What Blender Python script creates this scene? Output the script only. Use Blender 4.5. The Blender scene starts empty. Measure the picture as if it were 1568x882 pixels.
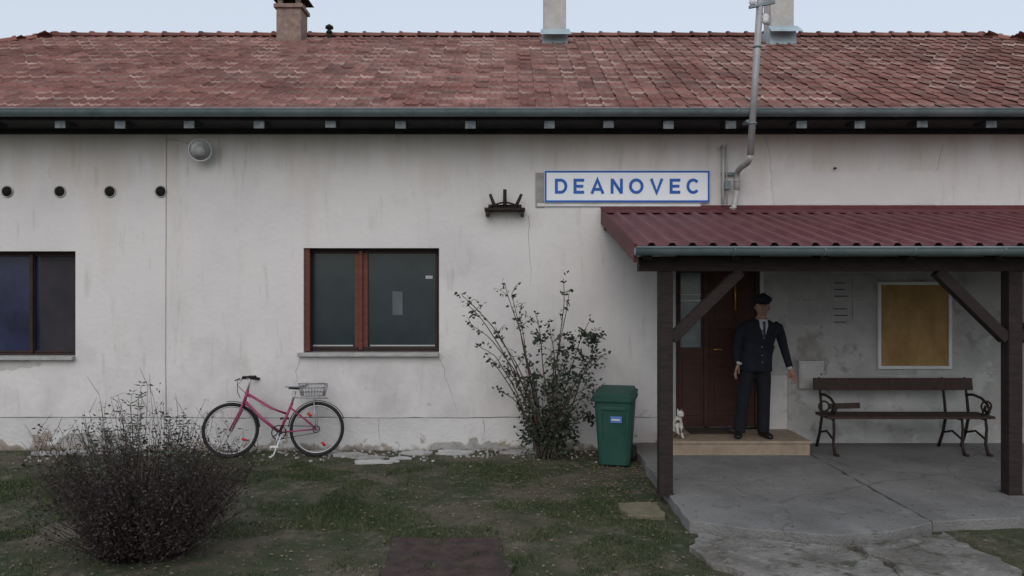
import bpy, math, random
from mathutils import Vector, Matrix, noise
random.seed(7)
R=random.random
U=random.uniform
sc=bpy.context.scene

# ---------------------------------------------------------------- materials
def mat(name,c1,c2=None,scale=4,rough=.8,metal=0,bump=0,bscale=60,detail=6,spec=.3,lo=.35,hi=.65,attr=None,stretch=None):
    m=bpy.data.materials.new(name); m.use_nodes=True
    nt=m.node_tree; N=nt.nodes; L=nt.links
    b=N['Principled BSDF']; b.inputs['Roughness'].default_value=rough; b.inputs['Metallic'].default_value=metal
    b.inputs['Specular IOR Level'].default_value=spec
    b.inputs['Base Color'].default_value=(*c1,1)
    tc=N.new('ShaderNodeTexCoord'); src=tc.outputs['Object']
    if stretch:
        mp=N.new('ShaderNodeMapping'); mp.inputs['Scale'].default_value=stretch
        L.new(src,mp.inputs[0]); src=mp.outputs[0]
    if c2:
        n=N.new('ShaderNodeTexNoise'); n.inputs['Scale'].default_value=scale; n.inputs['Detail'].default_value=detail
        n.inputs['Roughness'].default_value=.65
        L.new(src,n.inputs['Vector'])
        r=N.new('ShaderNodeValToRGB'); r.color_ramp.elements[0].position=lo; r.color_ramp.elements[1].position=hi
        r.color_ramp.elements[0].color=(*c1,1); r.color_ramp.elements[1].color=(*c2,1)
        L.new(n.outputs['Fac'],r.inputs[0]); out=r.outputs[0]
        if attr:
            a=N.new('ShaderNodeAttribute'); a.attribute_name='rnd'
            mr=N.new('ShaderNodeMapRange'); mr.inputs['To Min'].default_value=attr[0]; mr.inputs['To Max'].default_value=attr[1]
            L.new(a.outputs['Fac'],mr.inputs[0])
            vm=N.new('ShaderNodeVectorMath'); vm.operation='SCALE'
            L.new(out,vm.inputs[0]); L.new(mr.outputs[0],vm.inputs['Scale']); out=vm.outputs[0]
        L.new(out,b.inputs['Base Color'])
    if bump:
        n2=N.new('ShaderNodeTexNoise'); n2.inputs['Scale'].default_value=bscale; n2.inputs['Detail'].default_value=6
        L.new(src,n2.inputs['Vector'])
        bp=N.new('ShaderNodeBump'); bp.inputs['Strength'].default_value=bump; bp.inputs['Distance'].default_value=.02
        L.new(n2.outputs['Fac'],bp.inputs['Height']); L.new(bp.outputs[0],b.inputs['Normal'])
    return m

def layered(name,base,layers,rough=.9,bump=.3,bscale=40,cracks=None):
    m=bpy.data.materials.new(name); m.use_nodes=True
    nt=m.node_tree; N=nt.nodes; L=nt.links
    b=N['Principled BSDF']; b.inputs['Roughness'].default_value=rough; b.inputs['Specular IOR Level'].default_value=.2
    g=N.new('ShaderNodeNewGeometry'); sep=N.new('ShaderNodeSeparateXYZ'); L.new(g.outputs['Position'],sep.inputs[0])
    cur=None
    for i,(c,s,lo,hi,st,zr,amt) in enumerate(layers):
        mp=N.new('ShaderNodeMapping'); mp.inputs['Scale'].default_value=st; mp.inputs['Location'].default_value=(i*7.3,i*3.1,i*1.7)
        L.new(g.outputs['Position'],mp.inputs[0])
        n=N.new('ShaderNodeTexNoise'); n.inputs['Scale'].default_value=s; n.inputs['Detail'].default_value=7; n.inputs['Roughness'].default_value=.62
        L.new(mp.outputs[0],n.inputs['Vector'])
        val=n.outputs['Fac']
        if zr:
            mz=N.new('ShaderNodeMapRange'); mz.inputs['From Min'].default_value=zr[0]; mz.inputs['From Max'].default_value=zr[1]
            mz.inputs['To Min'].default_value=zr[2]; mz.inputs['To Max'].default_value=zr[3]
            L.new(sep.outputs['Z'],mz.inputs[0])
            ad=N.new('ShaderNodeMath'); ad.operation='ADD'; L.new(val,ad.inputs[0]); L.new(mz.outputs[0],ad.inputs[1]); val=ad.outputs[0]
        mr=N.new('ShaderNodeMapRange'); mr.inputs['From Min'].default_value=lo; mr.inputs['From Max'].default_value=hi
        mr.inputs['To Max'].default_value=amt
        L.new(val,mr.inputs[0])
        mx=N.new('ShaderNodeMix'); mx.data_type='RGBA'
        L.new(mr.outputs[0],mx.inputs[0])
        if cur: L.new(cur,mx.inputs[6])
        else: mx.inputs[6].default_value=(*base,1)
        mx.inputs[7].default_value=(*c,1)
        cur=mx.outputs[2]
    if cracks:
        cs,cw,cc,ca=cracks
        nn=N.new('ShaderNodeTexNoise'); nn.inputs['Scale'].default_value=2.5; nn.inputs['Detail'].default_value=6; L.new(g.outputs['Position'],nn.inputs['Vector'])
        va=N.new('ShaderNodeVectorMath'); va.operation='MULTIPLY_ADD'; L.new(nn.outputs['Color'],va.inputs[0]); va.inputs[1].default_value=(.5,.5,0); L.new(g.outputs['Position'],va.inputs[2])
        vo=N.new('ShaderNodeTexVoronoi'); vo.feature='DISTANCE_TO_EDGE'; vo.inputs['Scale'].default_value=cs; L.new(va.outputs[0],vo.inputs['Vector'])
        mr=N.new('ShaderNodeMapRange'); mr.inputs['From Min'].default_value=cw; mr.inputs['From Max'].default_value=0; mr.inputs['To Max'].default_value=ca
        L.new(vo.outputs['Distance'],mr.inputs[0])
        mx=N.new('ShaderNodeMix'); mx.data_type='RGBA'; L.new(mr.outputs[0],mx.inputs[0]); L.new(cur,mx.inputs[6]); mx.inputs[7].default_value=(*cc,1); cur=mx.outputs[2]
    L.new(cur,b.inputs['Base Color'])
    n2=N.new('ShaderNodeTexNoise'); n2.inputs['Scale'].default_value=bscale; n2.inputs['Detail'].default_value=8
    L.new(g.outputs['Position'],n2.inputs['Vector'])
    bp=N.new('ShaderNodeBump'); bp.inputs['Strength'].default_value=bump; bp.inputs['Distance'].default_value=.02
    L.new(n2.outputs['Fac'],bp.inputs['Height']); L.new(bp.outputs[0],b.inputs['Normal'])
    return m

one=(1,1,1)
M_wall=layered('wall_plaster',(.66,.64,.635),[
    ((.52,.51,.52),.7,.42,.72,one,None,.7),
    ((.50,.44,.38),1.3,.46,.80,(2,2,.30),(3.0,4.1,-.14,.20),.7),
    ((.40,.385,.38),1.8,.48,.80,(1,1,.8),(.4,1.8,.16,-.12),.65),
    ((.36,.33,.30),6,.58,.74,(1.6,1.6,.22),None,.45),
    ((.30,.27,.24),3.3,.66,.70,one,(.4,1.5,.08,-.12),.5),
    ((.28,.26,.24),28,.68,.76,one,None,.6)],bump=.3,bscale=14)
M_plinth=layered('plinth_plaster',(.57,.56,.56),[
    ((.42,.41,.41),1.5,.42,.7,one,None,.7),
    ((.27,.23,.19),3.0,.60,.64,one,(.0,.40,.16,-.12),.9),
    ((.14,.12,.10),6,.53,.75,one,(.0,.18,.2,-.25),.8)],bump=.5,bscale=25)
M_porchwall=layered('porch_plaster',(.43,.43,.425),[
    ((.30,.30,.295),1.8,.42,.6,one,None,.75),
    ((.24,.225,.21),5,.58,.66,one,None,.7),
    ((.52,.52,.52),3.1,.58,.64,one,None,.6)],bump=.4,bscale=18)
M_patch=mat('plaster_patch',(.36,.36,.355),(.50,.50,.49),5,.9,bump=.3,bscale=20)
M_patch2=mat('plaster_patch_fresh',(.57,.555,.55),(.62,.605,.60),2,.9,bump=.1,bscale=20)
M_grayplaster=mat('bare_plaster',(.26,.25,.24),(.38,.37,.36),9,.95,bump=.5)
M_tile=mat('roof_tile',(.155,.058,.048),(.27,.130,.110),1.3,.85,bump=.4,bscale=50,attr=(.66,1.34),lo=.34,hi=.70)
M_tile_edge=mat('roof_tile_edge',(.20,.10,.085),(.50,.40,.36),1.6,.9,bump=.3,attr=(.5,1.25),lo=.40,hi=.66)  # pale edges: worn, lichened tile plus painted roll highlights
M_galv=mat('galvanised_steel',(.14,.19,.20),(.22,.27,.29),3,.55,.3,bump=.05)
M_flash=mat('zinc_flashing',(.32,.42,.47),(.45,.53,.57),5,.5,.3)
M_wood_dark=mat('dark_stained_wood',(.016,.011,.011),(.036,.024,.022),6,.75,bump=.3,stretch=(1,1,6))
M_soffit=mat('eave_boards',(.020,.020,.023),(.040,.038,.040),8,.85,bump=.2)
M_rafter_end=mat('rafter_end_paint',(.26,.30,.32),(.13,.15,.16),12,.8)
M_red=mat('red_canopy_sheet',(.105,.027,.034),(.155,.050,.056),3,.5,.1,bump=.05,spec=.5)
M_redboard=mat('red_fascia',(.080,.015,.019),(.12,.028,.032),5,.6)
M_frame=mat('window_frame_wood',(.105,.028,.020),(.15,.045,.03),5,.55,bump=.1,stretch=(1,1,5))
M_frame_dk=mat('window_frame_old',(.022,.012,.012),(.04,.02,.018),5,.6)
M_glass=mat('window_glass',(.016,.027,.032),(.028,.042,.048),1.3,.22,spec=.4)
M_glass_l=mat('door_glass',(.10,.13,.14),(.2,.24,.25),4,.15,spec=.6)
M_glass_b=mat('window_glass_blue',(.010,.013,.030),(.03,.038,.085),1.4,.2,spec=.35)
M_screen=mat('insect_screen',(.020,.019,.026),(.035,.030,.038),3,.7)
M_sill=mat('sill_concrete',(.30,.30,.30),(.42,.42,.41),9,.85)
M_door=mat('door_wood',(.034,.012,.009),(.06,.021,.015),3,.45,bump=.15,stretch=(1,1,6))
M_brass=mat('brass',(.55,.25,.06),None,rough=.35,metal=.6)
M_white=mat('white_paint',(.68,.69,.70),(.58,.58,.59),4,.6)
M_signwhite=mat('sign_enamel',(.82,.86,.90),(.75,.80,.85),1.5,.35,spec=.5)
M_blue=mat('sign_blue',(.010,.095,.42),(.014,.115,.47),3,.4)
M_iron=mat('rusty_iron',(.02,.016,.016),(.05,.035,.028),20,.8,.3,bump=.3)
M_black=mat('black_hole',(.01,.01,.01))
M_chim=mat('chimney_plaster',(.40,.39,.38),(.52,.50,.49),6,.9,bump=.4)
M_chimb=mat('chimney_brick',(.20,.14,.12),(.32,.24,.20),9,.9,bump=.5)
M_mast=mat('mast_steel',(.28,.285,.29),(.38,.38,.38),6,.5,.3)
M_pipe=mat('white_pipe',(.50,.50,.49),(.38,.37,.36),7,.6)
M_concrete=layered('pavement_concrete',(.20,.198,.195),[
    ((.13,.128,.125),1.1,.40,.64,one,None,.85),
    ((.28,.275,.27),4,.55,.75,one,None,.5),
    ((.33,.325,.32),40,.60,.72,one,None,.35),
    ((.08,.075,.065),7,.60,.72,one,None,.6)],bump=.7,bscale=45,cracks=(.33,.004,(.08,.075,.07),.5))
M_concrete_old=layered('broken_concrete',(.21,.20,.19),[
    ((.12,.11,.10),2.2,.42,.6,one,None,.85),
    ((.31,.30,.28),9,.54,.7,one,None,.6),
    ((.05,.06,.035),6,.54,.64,one,None,.8)],bump=1,bscale=26,cracks=(1.1,.010,(.05,.048,.04),.6))
M_step=mat('step_tile',(.25,.19,.14),(.34,.27,.205),7,.7,bump=.2)
M_ground=layered('soil_and_grass',(.052,.056,.032),[
    ((.105,.088,.066),1.0,.46,.58,one,None,.9),
    ((.030,.048,.020),2.4,.50,.62,one,None,.75),
    ((.24,.22,.18),21,.60,.70,one,None,.7),
    ((.13,.115,.09),5,.54,.66,one,None,.7),
    ((.022,.018,.015),7,.60,.7,one,None,.6)],bump=1,bscale=35)
M_grass=mat('grass_blades',(.028,.052,.018),(.075,.090,.038),1.7,.85,attr=(.55,1.5))
M_deadleaf=mat('dead_leaves',(.12,.085,.055),(.27,.235,.17),8,.9)
M_plate=mat('rusted_plate',(.036,.025,.024),(.075,.05,.045),9,.95,bump=1,bscale=30)
M_stem=mat('bush_stem',(.06,.046,.038),(.10,.082,.066),9,.9)
M_twig=mat('shrub_twig',(.030,.020,.021),(.055,.038,.036),9,.9)
M_leaf=mat('rose_leaf',(.018,.029,.019),(.044,.060,.036),3,.65,attr=(.5,1.6))
M_leaf2=mat('shrub_leaf',(.026,.018,.020),(.052,.040,.038),4,.8,attr=(.5,1.6))
M_leaf3=mat('shrub_sprig_leaf',(.055,.065,.055),(.10,.115,.095),4,.7,attr=(.7,1.3))
M_tyre=mat('tyre_rubber',(.02,.02,.02),None,rough=.8)
M_chrome=mat('bike_steel',(.40,.40,.42),None,rough=.4,metal=.7)
M_pink=mat('bike_paint',(.32,.035,.12),(.24,.025,.09),8,.4,spec=.5)
M_redref=mat('red_reflector',(.5,.02,.02),None,rough=.3)
M_saddle=mat('saddle_vinyl',(.40,.40,.42),(.5,.5,.5),9,.6)
M_binp=mat('bin_plastic',(.014,.060,.046),(.022,.080,.060),4,.55,bump=.08)
M_lbl=mat('bin_label',(.10,.2,.5),None,rough=.5)
M_bench=mat('bench_wood',(.032,.018,.015),(.065,.040,.032),5,.7,bump=.3,stretch=(6,1,1))
M_uni=mat('uniform_cloth',(.009,.011,.019),(.015,.017,.026),12,.9,bump=.2)
M_trous=mat('trouser_cloth',(.008,.009,.014),(.013,.014,.020),12,.9)
M_skin=mat('skin',(.31,.18,.135),(.37,.215,.165),20,.6)
M_shirt=mat('shirt',(.46,.48,.53),None,rough=.8)
M_tie=mat('tie',(.03,.03,.08),None,rough=.6)
M_hair=mat('hair',(.08,.07,.06),None,rough=.8)
M_shoe=mat('shoe_leather',(.012,.011,.011),None,rough=.4)
M_capred=mat('cap_band',(.16,.015,.018),None,rough=.7)
M_lip=mat('lips',(.20,.08,.07),None,rough=.5)
M_catw=mat('cat_fur',(.62,.60,.57),(.48,.45,.41),15,.95)
M_catd=mat('cat_fur_dark',(.12,.08,.05),None,rough=.95)
M_ply=mat('board_plywood',(.25,.15,.055),(.37,.235,.095),2.2,.7,bump=.1,stretch=(3,1,1.4))
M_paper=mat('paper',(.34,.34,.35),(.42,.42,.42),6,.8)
M_ink=mat('ink',(.05,.05,.06),None)
M_plasticw=mat('meter_box_paint',(.50,.50,.495),(.40,.40,.395),8,.6)

# ---------------------------------------------------------------- builder
class B:
    def __init__(s): s.v=[];s.f=[];s.m=[];s.sm=[];s.r=[];s.mats=[]
    def mi(s,m):
        if m not in s.mats: s.mats.append(m)
        return s.mats.index(m)
    def add(s,vs,fs,m,smooth=False,r=.5):
        o=len(s.v); s.v+= [tuple(v) for v in vs]; i=s.mi(m)
        for f in fs:
            s.f.append([o+a for a in f]); s.m.append(i); s.sm.append(smooth); s.r.append(r)
    def box(s,x0,x1,y0,y1,z0,z1,m):
        s.add([(x0,y0,z0),(x1,y0,z0),(x1,y1,z0),(x0,y1,z0),(x0,y0,z1),(x1,y0,z1),(x1,y1,z1),(x0,y1,z1)],
          [(0,3,2,1),(4,5,6,7),(0,1,5,4),(1,2,6,5),(2,3,7,6),(3,0,4,7)],m)
    def obox(s,p1,p2,w,h,m,up=(0,0,1)):
        p1=Vector(p1);p2=Vector(p2);d=(p2-p1).normalized();up=Vector(up)
        a=d.cross(up).normalized();b=a.cross(d).normalized()
        vs=[]
        for p in(p1,p2):
            for sa,sb in((-1,-1),(1,-1),(1,1),(-1,1)): vs.append(p+a*sa*w/2+b*sb*h/2)
        s.add(vs,[(0,1,2,3),(7,6,5,4),(0,4,5,1),(1,5,6,2),(2,6,7,3),(3,7,4,0)],m)
    def tube(s,pts,rad,m,seg=8,smooth=True,cap=True,ref=None,closed=False):
        pts=[Vector(p) for p in pts]; n=len(pts)
        if not isinstance(rad,(list,tuple)): rad=[rad]*n
        vs=[];fs=[]
        for i,p in enumerate(pts):
            if closed: t=pts[(i+1)%n]-pts[i-1]
            else: t=pts[min(i+1,n-1)]-pts[max(i-1,0)]
            if t.length<1e-9:t=Vector((0,0,1))
            t.normalize()
            rf=Vector(ref) if ref else (Vector((1,0,0)) if abs(t.x)<.9 else Vector((0,1,0)))
            a=(rf-t*rf.dot(t)).normalized(); b=t.cross(a)
            r=rad[i]; ra,rb=(r if isinstance(r,(list,tuple)) else (r,r))
            for k in range(seg):
                an=2*math.pi*k/seg
                vs.append(p+a*math.cos(an)*ra+b*math.sin(an)*rb)
        rng=n if closed else n-1
        for i in range(rng):
            j=(i+1)%n
            for k in range(seg):
                k2=(k+1)%seg
                fs.append((i*seg+k,i*seg+k2,j*seg+k2,j*seg+k))
        if cap and not closed:
            fs.append(tuple(range(seg))[::-1]); fs.append(tuple((n-1)*seg+k for k in range(seg)))
        s.add(vs,fs,m,smooth)
    def ring(s,c,ax,r,rt,m,seg=32,ts=6):
        c=Vector(c);ax=Vector(ax).normalized()
        rf=Vector((0,0,1)) if abs(ax.z)<.9 else Vector((1,0,0))
        a=(rf-ax*rf.dot(ax)).normalized();b=ax.cross(a)
        vs=[];fs=[]
        for i in range(seg):
            an=2*math.pi*i/seg; d=a*math.cos(an)+b*math.sin(an)
            for k in range(ts):
                q=2*math.pi*k/ts
                vs.append(c+d*(r+rt*math.cos(q))+ax*rt*math.sin(q))
        for i in range(seg):
            j=(i+1)%seg
            for k in range(ts):
                k2=(k+1)%ts; fs.append((i*ts+k,i*ts+k2,j*ts+k2,j*ts+k))
        s.add(vs,fs,m,True)
    def ell(s,c,r,m,seg=16,rings=10,fn=None):
        c=Vector(c);vs=[];fs=[]
        for i in range(rings+1):
            th=math.pi*i/rings
            for k in range(seg):
                ph=2*math.pi*k/seg
                p=Vector((math.sin(th)*math.cos(ph),math.sin(th)*math.sin(ph),math.cos(th)))
                q=Vector((p.x*r[0],p.y*r[1],p.z*r[2]))
                if fn:q=fn(p,q)
                vs.append(c+q)
        for i in range(rings):
            for k in range(seg):
                k2=(k+1)%seg; fs.append((i*seg+k,(i+1)*seg+k,(i+1)*seg+k2,i*seg+k2))
        s.add(vs,fs,m,True)
    def obj(s,name,parent=None,bevel=0,loc=None,rot=None,remesh=0):
        me=bpy.data.meshes.new(name); me.from_pydata(s.v,[],s.f)
        for m in s.mats: me.materials.append(m)
        me.polygons.foreach_set('material_index',s.m); me.polygons.foreach_set('use_smooth',s.sm)
        a=me.attributes.new('rnd','FLOAT','FACE'); a.data.foreach_set('value',s.r)
        me.update()
        o=bpy.data.objects.new(name,me); sc.collection.objects.link(o)
        if bevel:
            md=o.modifiers.new('bevel','BEVEL'); md.width=bevel; md.segments=2; md.limit_method='ANGLE'
        if parent:o.parent=parent
        if loc:o.location=loc
        if rot:o.rotation_euler=rot
        return o
def empty(name,loc=(0,0,0),rot=(0,0,0)):
    e=bpy.data.objects.new(name,None); e.location=loc; e.rotation_euler=rot; e.empty_display_size=.3
    sc.collection.objects.link(e); return e

def nz(x,y,z=0): return noise.noise(Vector((x,y,z)))

# ---------------------------------------------------------------- ground
def gh(x,y):
    f=max(0,min(1,(9.6-y)/.6))
    return .035*nz(x*.8,y*.8)*f+.018*nz(x*2.6,y*2.6,5)*f
b=B()
xs=[-400,-120,-50,-25,-14]+[-9+18*i/150 for i in range(151)]+[14,25,50,120,400]
ys=[-400,-120,-40,-12,-3,1]+[2.5+8*i/70 for i in range(71)]+[14,25,50,120,400]
vs=[];fs=[]
for y in ys:
    for x in xs:
        inn=(-9<=x<=9 and 2.5<=y<=10.5)
        vs.append((x,y,gh(x,y) if inn else 0))
W=len(xs)
for j in range(len(ys)-1):
    for i in range(W-1):
        a=j*W+i; fs.append((a,a+1,a+W+1,a+W))
b.add(vs,fs,M_ground,True); b.obj('ground')

# ---------------------------------------------------------------- pavement
def slab(bd,poly,z0,z1,m,jit=.02,step=.15,seed=0):
    pts=[]
    n=len(poly)
    for i in range(n):
        p=Vector(poly[i]);q=Vector(poly[(i+1)%n]); k=max(1,int((q-p).length/step))
        nn=Vector((-(q-p).y,(q-p).x)).normalized()
        for t in range(k):
            c=p.lerp(q,t/k)
            if t>0: c=c+nn*((nz(c.x*5,c.y*5,seed)+.5*nz(c.x*14,c.y*14,seed))*jit*2)
            pts.append(c)
    N_=len(pts)
    vs=[(p.x,p.y,z1) for p in pts]+[(p.x,p.y,z0) for p in pts]
    fs=[tuple(range(N_))]+[(i,N_+i,N_+(i+1)%N_,(i+1)%N_) for i in range(N_)]
    bd.add(vs,fs,m)
b=B()
slab(b,[(1.5,9.8),(1.5,6.5),(1.95,6.28),(2.6,6.12),(3.05,6.22),(3.53,6.45),(3.53,9.8)],-.1,.10,M_concrete,.018,.09,1)
slab(b,[(3.56,9.8),(3.56,6.5),(5.2,6.72),(12.9,6.8),(12.9,9.8)],-.1,.095,M_concrete,.010,.15,2)
b.obj('porch_pavement',bevel=.008)
b=B()
slab(b,[(1.55,6.38),(1.42,5.9),(1.7,5.3),(2.6,5.2),(2.72,5.62),(2.62,6.02),(2.3,6.08),(1.95,6.2)],-.1,.045,M_concrete_old,.05,.06,3)
slab(b,[(2.70,6.04),(2.80,5.6),(2.68,5.2),(3.5,5.0),(3.62,5.6),(3.56,6.36),(3.1,6.14)],-.1,.060,M_concrete_old,.05,.06,4)
slab(b,[(1.62,5.22),(1.6,4.2),(2.5,4.0),(2.6,5.1)],-.1,.03,M_concrete_old,.05,.1,5)
slab(b,[(2.66,5.1),(2.6,4.0),(3.5,3.9),(3.55,4.92)],-.1,.025,M_concrete_old,.05,.1,6)
b.obj('broken_concrete_path',bevel=.006)
b=B()
slab(b,[(1.0,7.25),(1.03,6.85),(1.36,6.82),(1.38,7.28)],-.05,.045,mat('paver_sandstone',(.12,.105,.07),(.18,.155,.105),9,.95,bump=.8,bscale=30),.02,.06,8)
b.obj('paving_slab',bevel=.008)
b=B()
slab(b,[(-.98,6.28),(-.9,5.3),(-.02,5.3),(-.1,6.3)],-.05,.030,M_plate,.025,.06,9)
slab(b,[(-.99,6.29),(-.89,5.29),(-.01,5.29),(-.09,6.31)],-.05,.018,M_ground,.04,.08,10)
b.obj('cellar_hatch_cover',bevel=.006)
b=B()
for (cx,cy,w,d,h) in [(-1.62,9.12,.32,.08,.02),(-2.02,9.5,.22,.10,.03),(-1.75,9.35,.2,.07,.02),(-1.35,9.3,.14,.06,.02),(-1.15,9.55,.2,.09,.03),(-5.3,9.6,.35,.09,.04),(-5.75,9.55,.2,.1,.03),(-2.35,9.6,.2,.1,.03),(-.7,9.6,.25,.1,.03),(.1,9.62,.3,.1,.03)]:
    pts=[(cx+w*math.cos(a)*U(.5,1.25),cy+d*math.sin(a)*U(.5,1.25)) for a in [i*math.tau/13 for i in range(13)]]
    slab(b,pts,-.03,h,random.choice([M_patch,M_grayplaster]) if cy>9.3 else M_patch,.02,.04,int(cx*10))
for i in range(300):
    x=U(-6,1.2);y=9.75-abs(random.gauss(0,.28));s=U(.006,.026)
    pts=[(x+s*math.cos(a)*U(.6,1.3),y+s*math.sin(a)*U(.6,1.3)) for a in [k*math.tau/5 for k in range(5)]]
    slab(b,pts,-.02,gh(x,y)+U(.008,.02),random.choice([M_patch,M_grayplaster,M_grayplaster]),0,1,0)
b.obj('plaster_rubble')

# ---------------------------------------------------------------- building
bl=empty('station_building')
WX0,WX1,WY0,WY1=-12.9,13.1,9.8,18.6
WZ=4.12
holes=[(-2.66,-.93,1.245,2.58),(-7.02,-5.57,1.2,2.54),(2.09,3.20,.27,2.5)]
def facewall(bd,y,x0,x1,z0,z1,holes,m,depth):
    X=sorted(set([x0,x1]+[h[0] for h in holes if x0<h[0]<x1]+[h[1] for h in holes if x0<h[1]<x1]))
    Z=sorted(set([z0,z1]+[h[2] for h in holes if z0<h[2]<z1]+[h[3] for h in holes if z0<h[3]<z1]))
    for i in range(len(X)-1):
        for j in range(len(Z)-1):
            cx=(X[i]+X[i+1])/2;cz=(Z[j]+Z[j+1])/2
            if any(h[0]<cx<h[1] and h[2]<cz<h[3] for h in holes): continue
            bd.add([(X[i],y,Z[j]),(X[i+1],y,Z[j]),(X[i+1],y,Z[j+1]),(X[i],y,Z[j+1])],[(0,1,2,3)],m)
    for h in holes:
        a,c,e,f=h; d=y+depth
        bd.add([(a,y,e),(a,d,e),(a,d,f),(a,y,f)],[(0,1,2,3)],m)
        bd.add([(c,y,e),(c,y,f),(c,d,f),(c,d,e)],[(0,1,2,3)],m)
        bd.add([(a,y,f),(c,y,f),(c,d,f),(a,d,f)],[(0,1,2,3)],m)
        bd.add([(a,y,e),(a,d,e),(c,d,e),(c,y,e)],[(0,1,2,3)],m)
b=B()
facewall(b,WY0,WX0,WX1,-.1,WZ,holes,M_wall,.22)
b.add([(WX0,WY0,-.1),(WX0,WY1,-.1),(WX0,WY1,WZ),(WX0,WY0,WZ)],[(0,3,2,1)],M_wall)
b.add([(WX1,WY0,-.1),(WX1,WY1,-.1),(WX1,WY1,WZ),(WX1,WY0,WZ)],[(0,1,2,3)],M_wall)
b.add([(WX0,WY1,-.1),(WX1,WY1,-.1),(WX1,WY1,WZ),(WX0,WY1,WZ)],[(0,3,2,1)],M_wall)
b.obj('walls',bl)
b=B()
def wob(x0,x1,zt,z0,y0,m,amp=.006,st=.12):
    n=int((x1-x0)/st);vs=[];fs=[]
    for i in range(n+1):
        x=x0+(x1-x0)*i/n; z=zt+nz(x*1.3,zt,3)*amp*2+nz(x*9,zt,7)*.006; yy=y0+nz(x,0,9)*.004
        vs+=[(x,yy,z0),(x,yy,z),(x,9.81,z)]
    for i in range(n):
        a=i*3; fs+=[(a,a+3,a+4,a+1),(a+1,a+4,a+5,a+2)]
    b.add(vs,fs,m)
    b.add([vs[0],vs[1],vs[2],(x0,9.81,z0)],[(0,1,2,3)],m); b.add([vs[-3],vs[-2],vs[-1],(x1,9.81,z0)],[(3,2,1,0)],m)
wob(WX0,1.86,.41,-.05,9.782,M_plinth)
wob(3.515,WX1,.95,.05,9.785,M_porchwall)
b.obj('plinth',bl)
b=B()
wob(WX0,1.86,.424,.395,9.7955,mat('plinth_joint',(.10,.095,.09),(.35,.34,.33),3,.9)); b.obj('plinth_joint',bl)
b=B()
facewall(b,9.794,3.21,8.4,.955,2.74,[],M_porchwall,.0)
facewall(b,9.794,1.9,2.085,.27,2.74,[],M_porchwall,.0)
b.obj('porch_wall_render',bl)
b=B()
def blob(bd,pts,y,m,jit=.02):
    q=[]
    n=len(pts)
    for i in range(n):
        p=Vector(pts[i]);r=Vector(pts[(i+1)%n]);k=max(1,int((r-p).length/.05))
        nn=Vector((-(r-p).y,(r-p).x)).normalized()
        for t in range(k):
            c=p.lerp(r,t/k); q.append(c+nn*(nz(c.x*9,c.y*9,2)+.5*nz(c.x*25,c.y*25,2))*jit)
    bd.add([(p.x,y,p.y) for p in q],[tuple(range(len(q)))],m)
blob(b,[(3.35,3.13),(5.4,3.13),(5.45,3.56),(4.1,3.55),(3.3,3.58)],9.7965,M_patch2,.02)
blob(b,[(3.62,1.35),(3.66,1.46),(3.84,1.47),(3.95,1.30),(4.04,1.12),(4.02,.98),(3.60,.98),(3.58,1.2)],9.7915,M_grayplaster,.06)
blob(b,[(-5.75,.05),(-5.7,.19),(-5.5,.23),(-5.3,.20),(-5.1,.24),(-4.95,.2),(-5.0,.02)],9.776,M_grayplaster,.08)
blob(b,[(-7.2,1.02),(-7.2,1.14),(-6.3,1.16),(-6.0,1.1),(-6.4,1.04)],9.7965,mat('grey_patch',(.42,.41,.40),(.50,.49,.48),6,.9),.05)
blob(b,[(-1.05,.02),(-1.0,.09),(-.5,.12),(-.1,.08),(0,.02)],9.776,M_grayplaster,.08)
b.obj('plaster_repairs',bl)
b=B()
M_crk=mat('crack_grey',(.22,.21,.20),(.42,.41,.40),5,.9)  # plain grey for the hairline cracks
for (x,z,dx,dz,n_) in((-1.7,.40,.03,-.4,7),(-.35,.40,-.02,-.34,6),(-.93,1.2,.25,-.8,9),(-2.72,1.2,-.1,-.75,8),(3.25,4.0,.1,-.9,9),(5.5,3.9,-.15,-.8,8),(-6.9,2.6,.2,1.2,10),(.2,3.0,.05,-.9,8)):
    yy=9.7795 if z<.5 else 9.7985
    pts=[(x+dx*k/n_+U(-.02,.02),yy,z+dz*k/n_) for k in range(n_+1)]
    b.tube(pts,[.0032*(1-.8*k/n_) for k in range(n_+1)],M_crk,4,ref=(0,1,0))
b.obj('wall_cracks',bl)

# windows
def window(name,x0,x1,z0,z1,mul,fm,mm,gm,sash=.03,mw=.05):
    w=empty(name); w.parent=bl
    f=B();y0,y1=9.92,9.98
    t=.03
    f.box(x0,x1,y0,y1,z1-t,z1,fm); f.box(x0,x1,y0,y1,z0,z0+t,fm)
    f.box(x0,x0+t,y0,y1,z0+t,z1-t,fm); f.box(x1-t,x1,y0,y1,z0+t,z1-t,fm)
    f.box(mul-mw*.45,mul+mw*.45,y0-.022,y1-.03,z0+t,z1-t,mm)
    for a,c,la,lc in((x0+t,mul,fm,mm),(mul,x1-t,mm,fm)):
        f.box(a+.002,c-.002,y0+.012,y1-.01,z0+t+.002,z0+t+sash,fm); f.box(a+.002,c-.002,y0+.012,y1-.01,z1-t-sash,z1-t-.002,fm)
        wa=sash if la is fm else mw+.035; wc=sash if lc is fm else mw+.035
        f.box(a+.002,a+wa,y0+.012,y1-.01,z0+t+sash,z1-t-sash,la); f.box(c-wc,c-.002,y0+.012,y1-.01,z0+t+sash,z1-t-sash,lc)
    f.obj('frame',w,bevel=.005)
    g=B(); g.add([(x0,9.965,z0),(x1,9.965,z0),(x1,9.965,z1),(x0,9.965,z1)],[(0,1,2,3)],gm); g.obj('glass',w)
    s=B(); s.box(x0-.06,x1+.0,9.72,9.93,z0-.045,z0+.002,M_sill); s.obj('sill',w,bevel=.006)
    return w
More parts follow.
